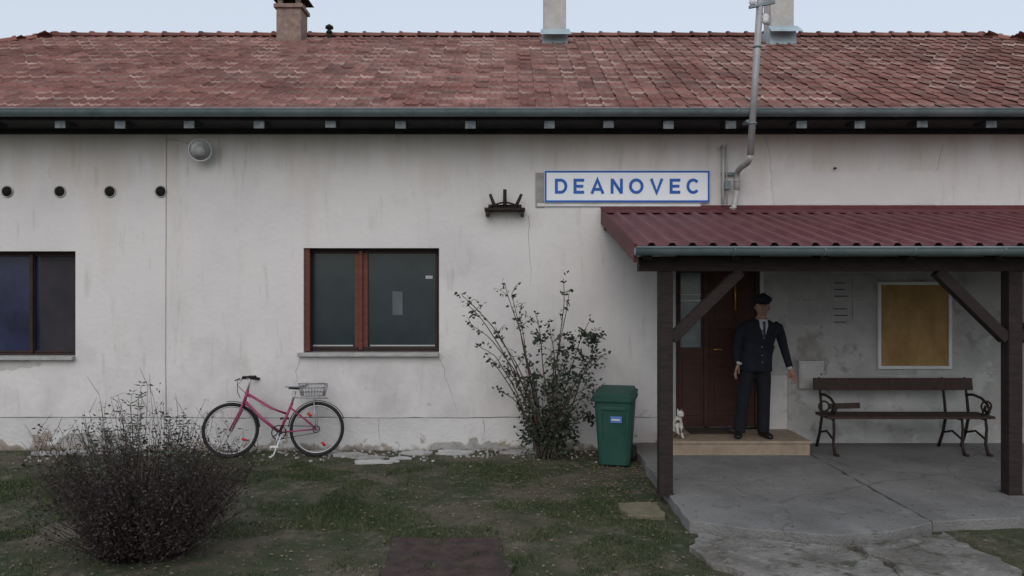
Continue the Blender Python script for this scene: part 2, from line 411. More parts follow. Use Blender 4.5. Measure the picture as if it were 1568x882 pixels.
w1=window('window',-2.66,-.93,1.245,2.58,-1.95,M_frame_dk,M_frame,M_glass)
b=B(); b.box(-2.58,-2.06,9.950,9.958,1.315,1.333,M_paper); b.box(-1.84,-1.0,9.950,9.958,1.315,1.333,M_paper)
b.obj('glazing_bead',w1)
b=B(); b.add([(-1.55,9.961,1.72),(-1.42,9.961,1.72),(-1.42,9.961,2.02),(-1.55,9.961,2.03)],[(0,1,2,3)],mat('painted_reflection',(.10,.13,.14),(.07,.09,.10),6,.6));  # grey quad paints a pale reflection onto the glass
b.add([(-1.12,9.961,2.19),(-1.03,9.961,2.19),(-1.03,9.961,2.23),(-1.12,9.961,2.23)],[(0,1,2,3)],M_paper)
b.obj('reflection_and_paper',w1)
w2=window('window.001',-7.02,-5.57,1.2,2.54,-6.2,M_frame_dk,M_frame_dk,M_glass_b)
b=B(); b.add([(-6.11,9.948,1.25),(-5.63,9.948,1.25),(-5.63,9.948,2.49),(-6.11,9.948,2.49)],[(0,1,2,3)],M_screen)
b.obj('insect_screen',w2)
b=B(); b.box(-2.655,-2.59,9.83,9.915,1.26,2.575,M_frame); b.obj('reveal_board',w1)

# door
d=empty('entrance_door'); d.parent=bl
b=B();y0,y1=9.93,9.99
b.box(2.09,2.15,y0-.02,y1,.27,2.5,M_door); b.box(3.14,3.20,y0-.02,y1,.27,2.5,M_door); b.box(2.15,3.14,y0-.02,y1,2.42,2.5,M_door)
b.box(2.48,2.54,y0-.015,y1,.27,2.42,M_door)
b.box(2.15,2.48,y0,y1,.28,1.30,M_door); b.box(2.15,2.48,y0,y1,2.27,2.42,M_door)
b.box(2.15,2.18,y0,y1,1.30,2.27,M_door); b.box(2.45,2.48,y0,y1,1.30,2.27,M_door)
b.box(2.20,2.43,y0-.012,y0-.001,.42,1.15,M_door)
b.box(2.54,3.14,y0+.004,y1,.28,2.42,M_door)
for z0,z1 in((.42,.95),(1.05,1.55),(1.65,2.3)): b.box(2.62,2.86,y0-.01,y0+.003,z0,z1,M_door)
for z0,z1 in((.42,.95),(1.05,1.55),(1.65,2.3)): b.box(2.9,3.08,y0-.01,y0+.003,z0,z1,M_door)
b.obj('leaves',d,bevel=.006)
b=B(); b.add([(2.18,9.965,1.3),(2.45,9.965,1.3),(2.45,9.965,2.27),(2.18,9.965,2.27)],[(0,1,2,3)],M_glass_l)
b.obj('glass_pane',d)
b=B(); b.box(2.18,2.45,9.955,9.962,1.9,1.915,M_white); b.box(2.18,2.45,9.955,9.962,1.98,1.99,M_white)
b.tube([(2.88,9.90,1.78),(2.88,9.90,2.14)],.012,M_brass,8); b.tube([(2.88,9.925,1.8),(2.88,9.9,1.8)],.008,M_brass); b.tube([(2.88,9.925,2.12),(2.88,9.9,2.12)],.008,M_brass)  # upright brass bar added to stand for a slit of reflected light
b.tube([(2.60,9.93,1.28),(2.60,9.87,1.28),(2.70,9.87,1.28)],.01,M_brass)
b.obj('handle_and_light_slit',d)
b=B()
b.box(1.88,3.51,9.05,9.93,.09,.235,M_step); b.box(1.865,3.525,9.03,9.93,.238,.27,M_step)
for i in range(1,6): b.box(1.88+i*.272-.003,1.88+i*.272+.003,9.0275,9.05,.239,.2715,M_sill)
b.obj('door_step',bl,bevel=.008)
b=B(); b.box(2.2,2.75,9.45,9.8,.2705,.285,mat('doormat_fibre',(.04,.03,.025),(.06,.05,.04),30,1,bump=1)); b.obj('doormat',bl)

# roof
run,rise=5.0,2.54; sl=rise/run; EZ=4.17
EX0,EX1,EY0,EY1=-13.44,13.65,9.2,19.2
rows=17
prof=[(0,.026),(.10,.024),(.2,.003),(.45,.002),(.52,.014),(.59,.002),(.92,.002),(1,.012)]
b=B()
def slope(O,Ud,Sd,L):
    O=Vector(O);Ud=Vector(Ud);Sd=Vector(Sd); tw=.205
    for r in range(rows):
        t0=r*run/rows-.02;t1=(r+1)*run/rows+.01
        tm=(r+.5)*run/rows
        n=int(L/tw)+1
        for i in range(n):
            u0=i*tw;u1=u0+tw
            if u1<tm-.05 or u0>L-tm+.05: continue
            lift=.030+U(-.004,.006); rr=min(1,max(0,random.gauss(.5,.22)+.25*nz(u0*.35,t0*.8,2)))
            jx=U(-.005,.005)
            vs=[]
            for (pu,ph) in prof:
                u=u0+pu*tw+jx
                for (t,h) in((t0,lift),(t1,0)):
                    p=O+Ud*u+Sd*t; vs.append((p.x,p.y,EZ+t*sl+h+ph))
                p=O+Ud*u+Sd*(t0+.004); vs.append((p.x,p.y,EZ+t0*sl+ph*.3-.004))
            k=len(prof)
            top=[(a*3,(a+1)*3,(a+1)*3+1,a*3+1) for a in range(k-1)]
            fr=[(a*3+2,(a+1)*3+2,(a+1)*3,a*3) for a in range(k-1)]
            b.add(vs,top,M_tile,False,rr); b.add(vs,fr,M_tile_edge,False,R())
slope((EX0,EY0,0),(1,0,0),(0,1,0),EX1-EX0)
slope((EX1,EY1,0),(-1,0,0),(0,-1,0),EX1-EX0)
slope((EX0,EY1,0),(0,-1,0),(1,0,0),EY1-EY0)
slope((EX1,EY0,0),(0,1,0),(-1,0,0),EY1-EY0)
b.obj('roof_tiles',bl)
b=B()
c=[(EX0+.03,EY0+.03,EZ-.03),(EX1-.03,EY0+.03,EZ-.03),(EX1-.03,EY1-.03,EZ-.03),(EX0+.03,EY1-.03,EZ-.03),(EX0+run,(EY0+EY1)/2,EZ+rise-.03),(EX1-run,(EY0+EY1)/2,EZ+rise-.03)]
b.add(c,[(0,1,5,4),(1,2,5),(2,3,4,5),(3,0,4)],M_soffit)
b.obj('roof_deck',bl)
def caps(bd,p,q):
    p=Vector(p);q=Vector(q);n=int((q-p).length/.33)
    d=(q-p)/n
    for i in range(n):
        a=p+d*i; e=a+d*1.08
        rr=R()
        vs=[];up=Vector((0,0,1));side=d.cross(up).normalized()
        for (c_,rad,z) in((a,.120,.0),(a+d*.14,.118,.0),(a+d*.16,.096,0),(e,.084,-.0)):
            for k in range(7):
                an=math.pi*k/6
                vs.append(c_+side*math.cos(an)*rad+up*(math.sin(an)*rad*.9+.0))
        fs=[(j*7+k,j*7+k+1,(j+1)*7+k+1,(j+1)*7+k) for j in range(3) for k in range(6)]
        fs.append(tuple(range(7)))
        bd.add(vs,fs,M_tile,True,rr)
b=B()
rz=EZ+rise+.0;ry=(EY0+EY1)/2
caps(b,(EX0+run,ry,rz),(EX1-run,ry,rz))
for cx,cy,sx in((EX0,EY0,1),(EX1,EY0,-1),(EX0,EY1,1),(EX1,EY1,-1)):
    caps(b,(EX0+run if sx>0 else EX1-run,ry,rz),(cx,cy,EZ+.04))
b.obj('ridge_tiles',bl)
def gutter(bd,x0,x1,y,z,r,m,join=2.0):
    vs=[];k=10
    for x in(x0,x1):
        for i in range(k+1):
            an=math.pi+math.pi*i/k; vs.append((x,y+math.cos(an)*r,z+math.sin(an)*r))
    fs=[(i,i+1,k+2+i,k+1+i) for i in range(k)]+[tuple(range(k+1)),tuple(range(k+1,2*k+2))[::-1]]
    bd.add(vs,fs,m,True)
    bd.tube([(x0,y-r,z),(x1,y-r,z)],.009,m,8)
    x=x0+.9
    while x<x1:
        bd.tube([(x,y+math.cos(math.pi+math.pi*i/8)*(r+.003),z+math.sin(math.pi+math.pi*i/8)*(r+.003)) for i in range(9)],.006,m,6); x+=join
b=B(); gutter(b,EX0,EX1,9.12,4.185,.078,M_galv,1.9)
b.obj('eave_gutter',bl)
b=B()
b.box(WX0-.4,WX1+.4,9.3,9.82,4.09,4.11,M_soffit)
b.box(WX0-.4,WX1+.4,9.755,9.795,4.03,4.088,M_soffit)  # dark boards also carry the soft eave shadow in their colour
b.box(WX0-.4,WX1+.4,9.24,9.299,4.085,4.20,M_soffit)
b.obj('eave_soffit',bl)
b=B();b2=B()
rxw=[-5.43,-4.71,-3.88,-3.04,-2.18,-1.34,-.5,.45,1.16,1.88,2.63,3.48,4.18,4.93,5.76]
x=-6.3
while x>-13: rxw.append(x); x-=.85
x=6.6
while x<13.3: rxw.append(x); x+=.85
for x in rxw:
    j=U(-.01,.01)
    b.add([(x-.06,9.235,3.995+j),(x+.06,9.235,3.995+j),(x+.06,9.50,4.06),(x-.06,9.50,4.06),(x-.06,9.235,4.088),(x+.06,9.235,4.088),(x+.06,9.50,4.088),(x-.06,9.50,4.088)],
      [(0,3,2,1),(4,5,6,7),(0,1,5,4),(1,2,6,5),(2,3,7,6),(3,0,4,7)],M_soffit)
    b2.box(x-.062,x+.062,9.225,9.2345,3.993+j,4.078,M_rafter_end)
b.obj('rafter_tails',bl); b2.obj('rafter_ends',bl)

def chimney(name,x,y,w,z0,z1,m,cap,flash):
    e=empty(name); e.parent=bl
    c=B(); c.box(x-w/2,x+w/2,y-w/2,y+w/2,z0,z1,m); c.box(x-w/2-.04,x+w/2+.04,y-w/2-.04,y+w/2+.04,z1,z1+.07,m)
    c.obj('stack',e,bevel=.01)
    if flash:
        c=B(); c.box(x-w/2-.03,x+w/2+.03,y-w/2-.03,y+w/2+.03,z0,6.62,M_flash)
        c.add([(x-w/2-.08,y-w/2-.25,6.47),(x+w/2+.08,y-w/2-.25,6.47),(x+w/2+.05,y-w/2-.02,6.64),(x-w/2-.05,y-w/2-.02,6.64)],[(0,1,2,3)],M_flash)
        c.obj('flashing',e)
    c=B()
    for sx in(-1,1):
        for sy in(-1,1): c.box(x+sx*(w/2-.06)-.04,x+sx*(w/2-.06)+.04,y+sy*(w/2-.06)-.04,y+sy*(w/2-.06)+.04,z1+.07,z1+.2,m)
    a=w/2+.1; zc=z1+.2
    c.add([(x-a,y-a,zc),(x+a,y-a,zc),(x+a,y+a,zc),(x-a,y+a,zc),(x-a*.2,y-a*.2,zc+.16),(x+a*.2,y-a*.2,zc+.16),(x+a*.2,y+a*.2,zc+.16),(x-a*.2,y+a*.2,zc+.16)],
      [(0,3,2,1),(4,5,6,7),(0,1,5,4),(1,2,6,5),(2,3,7,6),(3,0,4,7)],M_iron if cap else m)
    c.obj('cowl',e)
chimney('chimney',-3.98,13.9,.44,6.3,7.06,M_chimb,True,False)
chimney('chimney.001',.76,13.75,.39,6.3,7.5,M_chim,False,True)
chimney('chimney.002',4.72,13.6,.40,6.3,7.5,M_chim,False,True)
b=B(); b.tube([(-3.33,14.0,6.5),(-3.33,14.0,6.83)],.035,M_iron,10); b.tube([(-3.33,14,6.80),(-3.33,14,6.84),(-3.33,14,6.88)],[.075,.07,.01],M_iron,12)
b.tube([(-3.33,14,6.72),(-3.33,14,6.75)],[.055,.055],M_iron,12)
b.obj('vent_pipe',bl)

b=B()
for x in(-6.43,-5.76,-5.125,-4.48):
    x+=U(-.01,.01)
    b.tube([(x,9.80,3.30),(x,9.788,3.30)],.066,M_black,20); b.ring((x,9.79,3.3),(0,1,0),.070,.008,M_sill,24,6)
    for k in range(-2,3): b.tube([(x-.05,9.783,3.3+k*.02),(x+.05,9.783,3.3+k*.02)],.003,M_iron,4)
b.obj('round_vents',bl)
b=B(); b.tube([(-3.98,9.79,3.78),(-4.15,9.792,3.93),(-4.38,9.792,3.97),(-4.41,9.792,3.9),(-4.415,9.792,2.5),(-4.42,9.792,1.2),(-4.41,9.79,.42)],.004,M_pipe,6)
b.tube([(-4.41,9.79,4.05),(-4.41,9.79,3.9)],.006,M_pipe,6); b.obj('wall_cable',bl)
b=B(); b.tube([(4.11,9.8,3.6),(4.11,9.74,3.59)],.012,M_iron,6); b.obj('wall_hook',bl)

# porch canopy
cn=empty('porch_canopy'); cn.parent=bl
CX0,CX1=1.15,8.5; ya,za,yb,zb=9.79,3.045,7.12,2.46
b=B();vs=[];fs=[];x=CX0;pr=[]
while x<CX1-.19:
    pr+= [(x,0),(x+.10,0),(x+.125,.032),(x+.165,.032)]; x+=.19
pr+=[(CX1,0)]
nseg=8
for (x,h) in pr:
    for j in range(nseg+1):
        t=j/nseg; vs.append((x,ya+(yb-ya)*t,za+(zb-za)*t+h+nz(x,t*3,4)*.003))
for i in range(len(pr)-1):
    for j in range(nseg):
        a=i*(nseg+1)+j; fs.append((a,a+1,a+nseg+2,a+nseg+1))
b.add(vs,fs,M_red); o=b.obj('corrugated_sheet',cn)
md=o.modifiers.new('sol','SOLIDIFY'); md.thickness=.004
b=B()
b.add([(CX0-.02,9.788,3.125),(CX1,9.788,3.125),(CX1,9.775,3.08),(CX0-.02,9.775,3.08),(CX1,9.50,3.025),(CX0-.02,9.50,3.025),(CX1,9.495,3.0),(CX0-.02,9.495,3.0)],[(0,3,2,1),(3,5,4,2),(5,7,6,4)],M_redboard)
b.obj('flashing',cn)
b=B()
for x in(CX0-.005,CX1+.005):
    b.obox((x,9.78,za-.065),(x,yb+.0,zb-.065),.028,.18,M_redboard,(0,0,1))
b.obj('barge_boards',cn,bevel=.004)
b=B(); gutter(b,CX0-.02,CX1+.03,7.05,2.440,.072,M_galv,.82)
b.obj('gutter',cn)
b=B()
b.box(CX0+.06,CX1-.06,7.32,7.44,2.23,2.37,M_wood_dark)
b.box(CX0+.02,CX1-.02,9.68,9.785,2.80,2.92,M_wood_dark)
x=CX0+.12
while x<CX1:
    b.obox((x,9.77,za-.075),(x,7.15,zb-.075),.08,.11,M_wood_dark); x+=.82
for j in range(26):
    t=(j+.5)/26; yy=ya+(yb-ya)*t; zz=za+(zb-za)*t
    b.box(CX0+.02,CX1-.02,yy-.049,yy+.049,zz-.032,zz-.008,M_wood_dark)
for px in(1.47,4.80,8.13):
    b.box(px-.065,px+.065,7.315,7.445,.10,2.229,M_wood_dark)
    for s in(-1,1):
        if px<2 and s<0 or px>8 and s>0: continue
        b.obox((px+s*.06,7.38,1.58),(px+s*.72,7.38,2.23),.10,.11,M_wood_dark,(0,1,0))
b.obj('timber_frame',cn,bevel=.006)
b=B()
for px in(1.47,4.80,8.13):
    b.box(px-.075,px+.075,7.305,7.455,.09,.104,M_iron)
b.obj('post_feet',cn)

# ---------------------------------------------------------------- sign
s=empty('station_name_sign')
b=B(); b.box(.41,2.515,9.755,9.775,3.155,3.565,M_signwhite)
b.obj('panel',s,bevel=.004)
b=B()
x0,x1,z0,z1=.415,2.51,3.16,3.56;y=9.7515;t=.024
b.box(x0,x1,y,y+.003,z1-t,z1,M_blue);b.box(x0,x1,y,y+.003,z0,z0+t,M_blue);b.box(x0,x0+t,y,y+.003,z0+t,z1-t,M_blue);b.box(x1-t,x1,y,y+.003,z0+t,z1-t,M_blue)
b.obj('border',s)
b=B(); b.box(.30,.41,9.782,9.797,3.10,3.54,M_grayplaster)
b.box(.32,2.4,9.776,9.797,3.11,3.15,M_white); b.obj('backing_rail',s)
b=B(); H=.190; T=.037; zb_=3.363-H/2; lay=[0]
def stroke(pts,closed=False):
    lay[0]+=1; yy=9.7505-.00025*(lay[0]%8); n=len(pts); P=[Vector(p) for p in pts]; vs=[]
    for i,p in enumerate(P):
        if closed: a=(p-P[i-1]).normalized(); c=(P[(i+1)%n]-p).normalized()
        else:
            a=(p-P[i-1]).normalized() if i>0 else (P[1]-p).normalized(); c=(P[i+1]-p).normalized() if i<n-1 else a
        t_=(a+c).normalized(); nn=Vector((-t_.y,t_.x)); k=T/2/max(.5,nn.dot(Vector((-a.y,a.x))))
        for s_ in(1,-1):
            q=p+nn*k*s_; vs.append((q.x,yy,q.y))
    fs=[(i*2,i*2+1,((i+1)%n)*2+1,((i+1)%n)*2) for i in range(n if closed else n-1)]
    b.add(vs,fs,M_blue)
def arcp(cx,cz,rx,rz,a0,a1,n=20): return [(cx+rx*math.cos(math.radians(a0+(a1-a0)*i/n)),cz+rz*math.sin(math.radians(a0+(a1-a0)*i/n))) for i in range(n+1)]
h=T/2; x=.545; ws=(.158,.135,.180,.155,.185,.175,.135,.17); gap=(1.84-sum(ws))/7
for ch,w_ in zip('DEANOVEC',ws):
    z0_,z1_=zb_,zb_+H; zm=(z0_+z1_)/2
    if ch=='D': stroke([(x+h,z0_),(x+h,z1_)]); stroke([(x+h,z1_-h),(x+w_-.085,z1_-h)]+arcp(x+w_-.085,zm,.085-h,H/2-h,90,-90)[1:-1]+[(x+w_-.085,z0_+h),(x+h,z0_+h)])
    if ch=='E':
        stroke([(x+h,z0_),(x+h,z1_)])
        for zz,ww in((z0_+h,w_),(zm,w_*.92),(z1_-h,w_)): stroke([(x+h,zz),(x+ww,zz)])
    if ch=='A': stroke([(x+h,z0_),(x+w_/2,z1_-h*.6),(x+w_-h,z0_)]); stroke([(x+w_*.25,z0_+.055),(x+w_*.75,z0_+.055)])
    if ch=='N': stroke([(x+h,z0_),(x+h,z1_)]); stroke([(x+w_-h,z0_),(x+w_-h,z1_)]); stroke([(x+h,z1_-.005),(x+w_-h,z0_+.005)])
    if ch=='O': stroke(arcp(x+w_/2,zm,w_/2-h,H/2-h+.003,0,360,32)[:-1],True)
    if ch=='V': stroke([(x+h,z1_),(x+w_/2,z0_+h*.6),(x+w_-h,z1_)])
    if ch=='C': stroke(arcp(x+w_/2,zm,w_/2-h,H/2-h+.003,38,322,28))
    x+=w_+gap
b.obj('lettering',s)

# ---------------------------------------------------------------- insulator bracket
b=B()
b.box(-.345,.165,9.60,9.80,3.045,3.075,M_iron); b.box(-.33,-.29,9.62,9.80,2.98,3.045,M_iron); b.box(.11,.15,9.62,9.80,2.98,3.045,M_iron)
b.box(-.30,.12,9.755,9.79,3.08,3.13,M_iron)
b.tube([(-.20,9.66,3.07),(-.235,9.66,3.14),(-.275,9.66,3.25)],[.024,.022,.018],M_iron); b.tube([(-.09,9.66,3.07),(-.09,9.66,3.31)],[.026,.022],M_iron)
b.tube([(.03,9.66,3.07),(.07,9.66,3.14),(.12,9.66,3.25)],[.024,.022,.018],M_iron)
b.tube([(-.30+.42*i/10,9.70,3.08+.07*math.sin(math.pi*i/10)) for i in range(11)],.012,M_iron,6)
b.obj('insulator_bracket')

# wall lamp
l=empty('wall_lamp',(-3.9,9.8,3.80))
b=B(); b.tube([(-.08,0,.05),(-.08,-.03,.05)],.06,M_white,16); b.tube([(-.08,-.03,.05),(-.06,-.10,.05),(-.02,-.15,.03),(.02,-.2,.0)],.03,M_white,10)
b.obj('arm',l)
b=B()
ax=Vector((.30,-.88,-.25)).normalized(); c0=Vector((-.02,-.14,.01))
b.tube([c0,c0+ax*.03,c0+ax*.05,c0+ax*.07],[.05,.09,.125,.135],M_white,24,cap=False)
b.tube([c0+ax*.065,c0+ax*.045,c0+ax*.025],[.13,.10,.05],M_white,24,cap=True)
b.ring(c0+ax*.07,ax,.133,.008,M_white,28,6)
b.ell(c0+ax*.075,(.075,.06,.075),mat('frosted_bulb',(.35,.35,.35),(.45,.45,.45),9,rough=.4)); b.obj('shade',l)

# mast
ms=empty('power_supply_mast')
b=B(); b.tube([(2.80,9.02,3.63),(2.86,9.02,4.6),(2.935,9.02,5.75)],.040,M_mast,14)
b.ring((2.823,9.02,4.0),(0,0,1),.043,.012,M_galv,16,6); b.ring((2.88,9.02,4.9),(0,0,1),.043,.012,M_galv,16,6)
b.tube([(2.80,9.02,3.66),(2.80,9.03,3.60),(2.80,9.12,3.56),(2.83,9.5,3.56),(2.84,9.66,3.54),(2.84,9.70,3.46),(2.84,9.70,3.30)],.036,M_pipe,12)
b.tube([(2.84,9.70,3.32),(2.815,9.70,3.15),(2.79,9.70,3.06),(2.79,9.70,2.98)],.034,M_pipe,12); b.ring((2.79,9.70,3.08),(0,0,1),.036,.012,M_pipe,16,6); b.ring((2.84,9.70,3.42),(0,0,1),.036,.01,M_pipe,16,6)
b.obj('pipe',ms)
b=B()
b.tube([(2.70,9.70,3.84),(2.66,9.72,3.88),(2.63,9.74,3.84)],.012,M_pipe); b.tube([(2.68,9.74,3.87),(2.675,9.74,3.14)],.022,M_pipe,8)
b.box(2.69,2.76,9.69,9.79,3.32,3.42,M_galv); b.box(2.66,2.86,9.755,9.79,3.50,3.54,M_galv)
b.tube([(2.72,9.75,3.9),(2.73,9.75,3.13)],.009,M_pipe,6)
b.box(2.76,2.87,9.03,9.2,4.02,4.05,M_galv)
b.obj('conduit',ms)
b=B()
b.obox((2.78,9.0,5.36),(3.08,9.0,5.42),.04,.03,M_galv); b.obox((2.91,9.0,5.30),(3.02,9.0,5.16),.03,.03,M_galv)
for x,z in((2.82,5.38),(3.04,5.42),(2.97,5.16)):
    b.tube([(x,9.0,z),(x,9.0,z+.04),(x,9.0,z+.05),(x,9.0,z+.09),(x,9.0,z+.12)],[.02,.045,.03,.045,.02],M_white,12)
b.obj('insulators',ms)

# ---------------------------------------------------------------- notices
n=empty('notice_board')
b=B(); x0,x1,z0,z1=4.65,5.59,1.04,2.15
b.box(x0,x1,9.75,9.79,z0,z0+.04,M_white);b.box(x0,x1,9.75,9.79,z1-.04,z1,M_white);b.box(x0,x0+.04,9.75,9.79,z0+.04,z1-.04,M_white);b.box(x1-.04,x1,9.75,9.79,z0+.04,z1-.04,M_white)
b.obj('frame',n,bevel=.004)
b=B(); b.box(x0+.04,x1-.04,9.77,9.789,z0+.04,z1-.04,M_ply); b.obj('panel',n)
n=empty('timetable_posters')
b=B()
for i in range(4):
    for j in range(2):
        x=3.52+i*.275;z=1.60+j*.33
        b.add([(x,9.788,z),(x+.26,9.788,z),(x+.26,9.788-U(0,.006),z+.31),(x,9.788,z+.31)],[(0,1,2,3)],M_paper)
b.obj('sheets',n)
b=B()
for i in range(4):
    for j in range(2):
        x=3.52+i*.275;z=1.60+j*.33
        for k in range(9):
            zz=z+.03+k*.028; 
            th=.012 if i==2 and k%3==0 else .003
            b.add([(x+.03,9.781,zz),(x+U(.12,.23),9.781,zz),(x+.2,9.781,zz+th),(x+.03,9.781,zz+th)],[(0,1,2,3)],M_ink if i==2 and k%3==0 else M_sill)
b.obj('print',n)
b=B(); b.box(3.63,3.94,9.70,9.79,.80,1.15,M_plasticw); b.box(3.65,3.92,9.692,9.70,.82,1.13,M_plasticw); b.tube([(3.90,9.69,.98),(3.90,9.685,.98)],.012,M_iron)
b.obj('electric_meter_box',bevel=.006)

# ---------------------------------------------------------------- bench
bn=empty('bench',(4.70,9.28,.095))
b=B()
b.obox((-.98,.20,.79),(.98,.20,.79),.028,.15,M_bench,(0,.15,1)); 
b.obox((-.80,.17,.52),(-.42,.17,.53),.025,.07,M_bench,(0,.15,1))
for yy in(-.19,-.06,.07): b.box(-.99,.99,yy-.055,yy+.055,.43,.462,M_bench)
b.obj('planks',bn,bevel=.006)
b=B()
for x in(-.90,.62,.90):
    b.tube([(x,.30,0),(x,.20,.2),(x,.14,.40),(x,.17,.6),(x,.23,.87)],[.02,.018,.018,.017,.014],M_iron)
    b.tube([(x,-.26,0),(x,-.20,.12),(x,-.22,.30),(x,-.20,.42),(x,.14,.42)],[.022,.018,.017,.017,.017],M_iron)
    if x!=.62:
        b.tube([(x,.18,.66),(x,.05,.68),(x,-.12,.66),(x,-.24,.60),(x,-.27,.54),(x,-.22,.50),(x,-.18,.54),(x,-.2,.58)],.016,M_iron)
        b.tube([(x,-.21,.43),(x,-.14,.5),(x,-.20,.56)],.013,M_iron)
        sx=1 if x>0 else -1
        b.ring((x+sx*.07,-.1,.56),(0,1,0),.06,.012,M_iron,18,6)
        b.tube([(x,-.1,.46),(x+sx*.10,-.1,.47),(x+sx*.13,-.1,.56)],.012,M_iron)
    b.tube([(x,-.21,.18),(x,0,.25),(x,.19,.2)],.013,M_iron)
    b.tube([(x,-.26,.012),(x+.02,-.30,.012)],.02,M_iron)
b.obj('iron_frame',bn)

# ---------------------------------------------------------------- bin
bn=empty('wheelie_bin',(1.215,9.02,.0),(0,0,math.radians(-14)))
b=B()
def frus(bd,r0,r1,z0,z1,m,y0=0,y1=0,dz=0):
    vs=[]
    for ii,(w,dp,z,yo) in enumerate(((r0[0],r0[1],z0,y0),(r1[0],r1[1],z1,y1))):
        c=.04
        for sx,sy,a,bb in((-1,-1,c,0),(1,-1,-c,0),(1,-1,0,c),(1,1,0,-c),(1,1,-c,0),(-1,1,c,0),(-1,1,0,-c),(-1,-1,0,c)):
            vs.append((sx*w/2+a,sy*dp/2+bb+yo,z+dz*(sy+1)/2))
    bd.add(vs,[tuple(range(8))[::-1],tuple(range(8,16))]+[(i,(i+1)%8,8+(i+1)%8,8+i) for i in range(8)],m)
frus(b,(.35,.38),(.445,.50),.03,.77,M_binp); frus(b,(.48,.55),(.49,.56),.765,.815,M_binp)
b.box(-.15,.15,-.258,-.235,.67,.71,M_binp)
for sx in(-.13,.13): b.obox((sx,-.20,.15),(sx,-.245,.65),.02,.012,M_binp,(0,1,0))
b.obj('body',bn,bevel=.008)
b=B(); frus(b,(.50,.57),(.40,.42),.818,.855,M_binp,0,.03,.035); b.box(-.20,.20,.26,.33,.83,.89,M_binp)
b.tube([(-.22,.33,.82),(.22,.33,.82)],.016,M_binp)
b.obj('lid',bn,bevel=.008)
b=B()
for sx in(-1,1): b.tube([(sx*.17,.20,.10),(sx*.225,.20,.10)],.10,M_tyre,20)
b.obj('wheels',bn)
b=B(); b.add([(-.03,-.252,.53),(.10,-.252,.53),(.10,-.259,.605),(-.03,-.259,.605)],[(0,1,2,3)],M_lbl)
b.add([(-.015,-.2575,.555),(.08,-.2575,.555),(.08,-.2605,.575),(-.015,-.2605,.575)],[(0,1,2,3)],M_white); b.obj('label',bn)

# ---------------------------------------------------------------- bicycle
bk=empty('bicycle',(-2.92,9.38,.0),(math.radians(-9),0,math.radians(4)))
def wheel(name,cx,yaw,rear):
    w=empty(name,(cx,0,.335),(0,0,yaw)); w.parent=bk
    q=B(); q.ring((0,0,0),(0,1,0),.312,.021,M_tyre,48,8); q.ring((0,0,0),(0,1,0),.285,.010,M_chrome,48,6)
    q.tube([(0,-.045,0),(0,.045,0)],.018,M_chrome,10)
    for i in range(28):
        a=math.tau*i/28; s_=(.03 if i%2 else -.03)
        q.tube([(.015*math.cos(a),s_,.015*math.sin(a)),(.28*math.cos(a),0,.28*math.sin(a))],.0016,M_chrome,3,cap=False)
    for a in((2.0,5.1) if rear else (5.6,)): q.tube([(.17*math.cos(a),-.015,.17*math.sin(a)),(.23*math.cos(a+.1),-.015,.23*math.sin(a+.1))],.017,M_redref,6)
    q.obj('tyre_rim_spokes',w)
wheel('front_wheel',-.52,math.radians(14),False); wheel('rear_wheel',.52,0,True)
b=B(); t=.016
ht,hb=(-.335,0,.82),(-.375,0,.66); bb=(.07,0,.30); st=(.21,0,.66)
b.tube([ht,hb],.021,M_pink,10); b.tube([(-.37,0,.69),(-.15,0,.47),bb],.019,M_pink,10); b.tube([(-.345,0,.78),(-.05,0,.60),(.165,0,.52)],.016,M_pink,10)
b.tube([bb,st],.017,M_pink,10)
for s_ in(-1,1):
    b.tube([hb,(-.385,s_*.045,.63),(-.41,s_*.05,.56),(-.52,s_*.05,.335)],[.014,.014,.013,.009],M_pink,8)
    b.tube([(.07,s_*.03,.30),(.52,s_*.055,.335)],.009,M_pink,8); b.tube([(.19,s_*.02,.60),(.52,s_*.055,.335)],.008,M_pink,8)
b.obj('frame',bk)
b=B()
b.tube([ht,(-.32,0,.90),(-.31,0,.95),(-.36,0,.965)],.013,M_chrome,8)
hb2=[(-.30+.10,-.24,.97),(-.35,-.18,.975),(-.39,-.06,.965),(-.36,0,.965),(-.40,.06,.965),(-.38,.20,.975),(-.32,.27,.97)]
b.tube(hb2,.011,M_tyre,8); b.tube([(-.27,-.21,.972),(-.18,-.25,.97)],.017,M_tyre,8); b.tube([(-.36,.22,.972),(-.27,.28,.97)],.017,M_tyre,8)
b.tube([(-.39,-.16,.955),(-.44,-.20,.93)],.007,M_tyre,6); b.tube([(-.39,.02,.97),(-.47,.02,.93),(-.46,.0,.80),(-.42,0,.72)],.004,M_tyre,5); b.tube([(-.38,-.05,.96),(-.45,-.05,.88),(-.30,0,.72)],.004,M_tyre,5)
b.obj('handlebar',bk)
b=B(); b.tube([st,(.245,0,.80)],.013,M_chrome,8)
b.tube([(.12,0,.86),(.20,0,.865),(.28,0,.865),(.36,0,.88),(.39,0,.885)],[(.018,.012),(.03,.022),(.06,.028),(.085,.03),(.07,.02)],M_saddle,12,ref=(0,1,0))
b.tube([(.16,0,.84),(.3,0,.83)],.012,M_tyre)
b.obj('saddle',bk)
b=B()
b.tube([(.07,-.05,.30),(.07,.05,.30)],.025,M_tyre,10); b.ring((.07,-.045,.30),(0,1,0),.085,.007,M_tyre,28,5)
for k in range(5):
    a=math.tau*k/5; b.tube([(.07,-.045,.3),(.07+.085*math.cos(a),-.045,.3+.085*math.sin(a))],.007,M_tyre,5)
b.tube([(.07,-.06,.30),(.04,-.075,.135)],.011,M_chrome,8); b.box(-.01,.09,-.14,-.08,.12,.145,M_white)
b.tube([(.07,.06,.30),(.10,.075,.465)],.011,M_chrome,8); b.box(.05,.15,.08,.14,.455,.48,M_tyre)
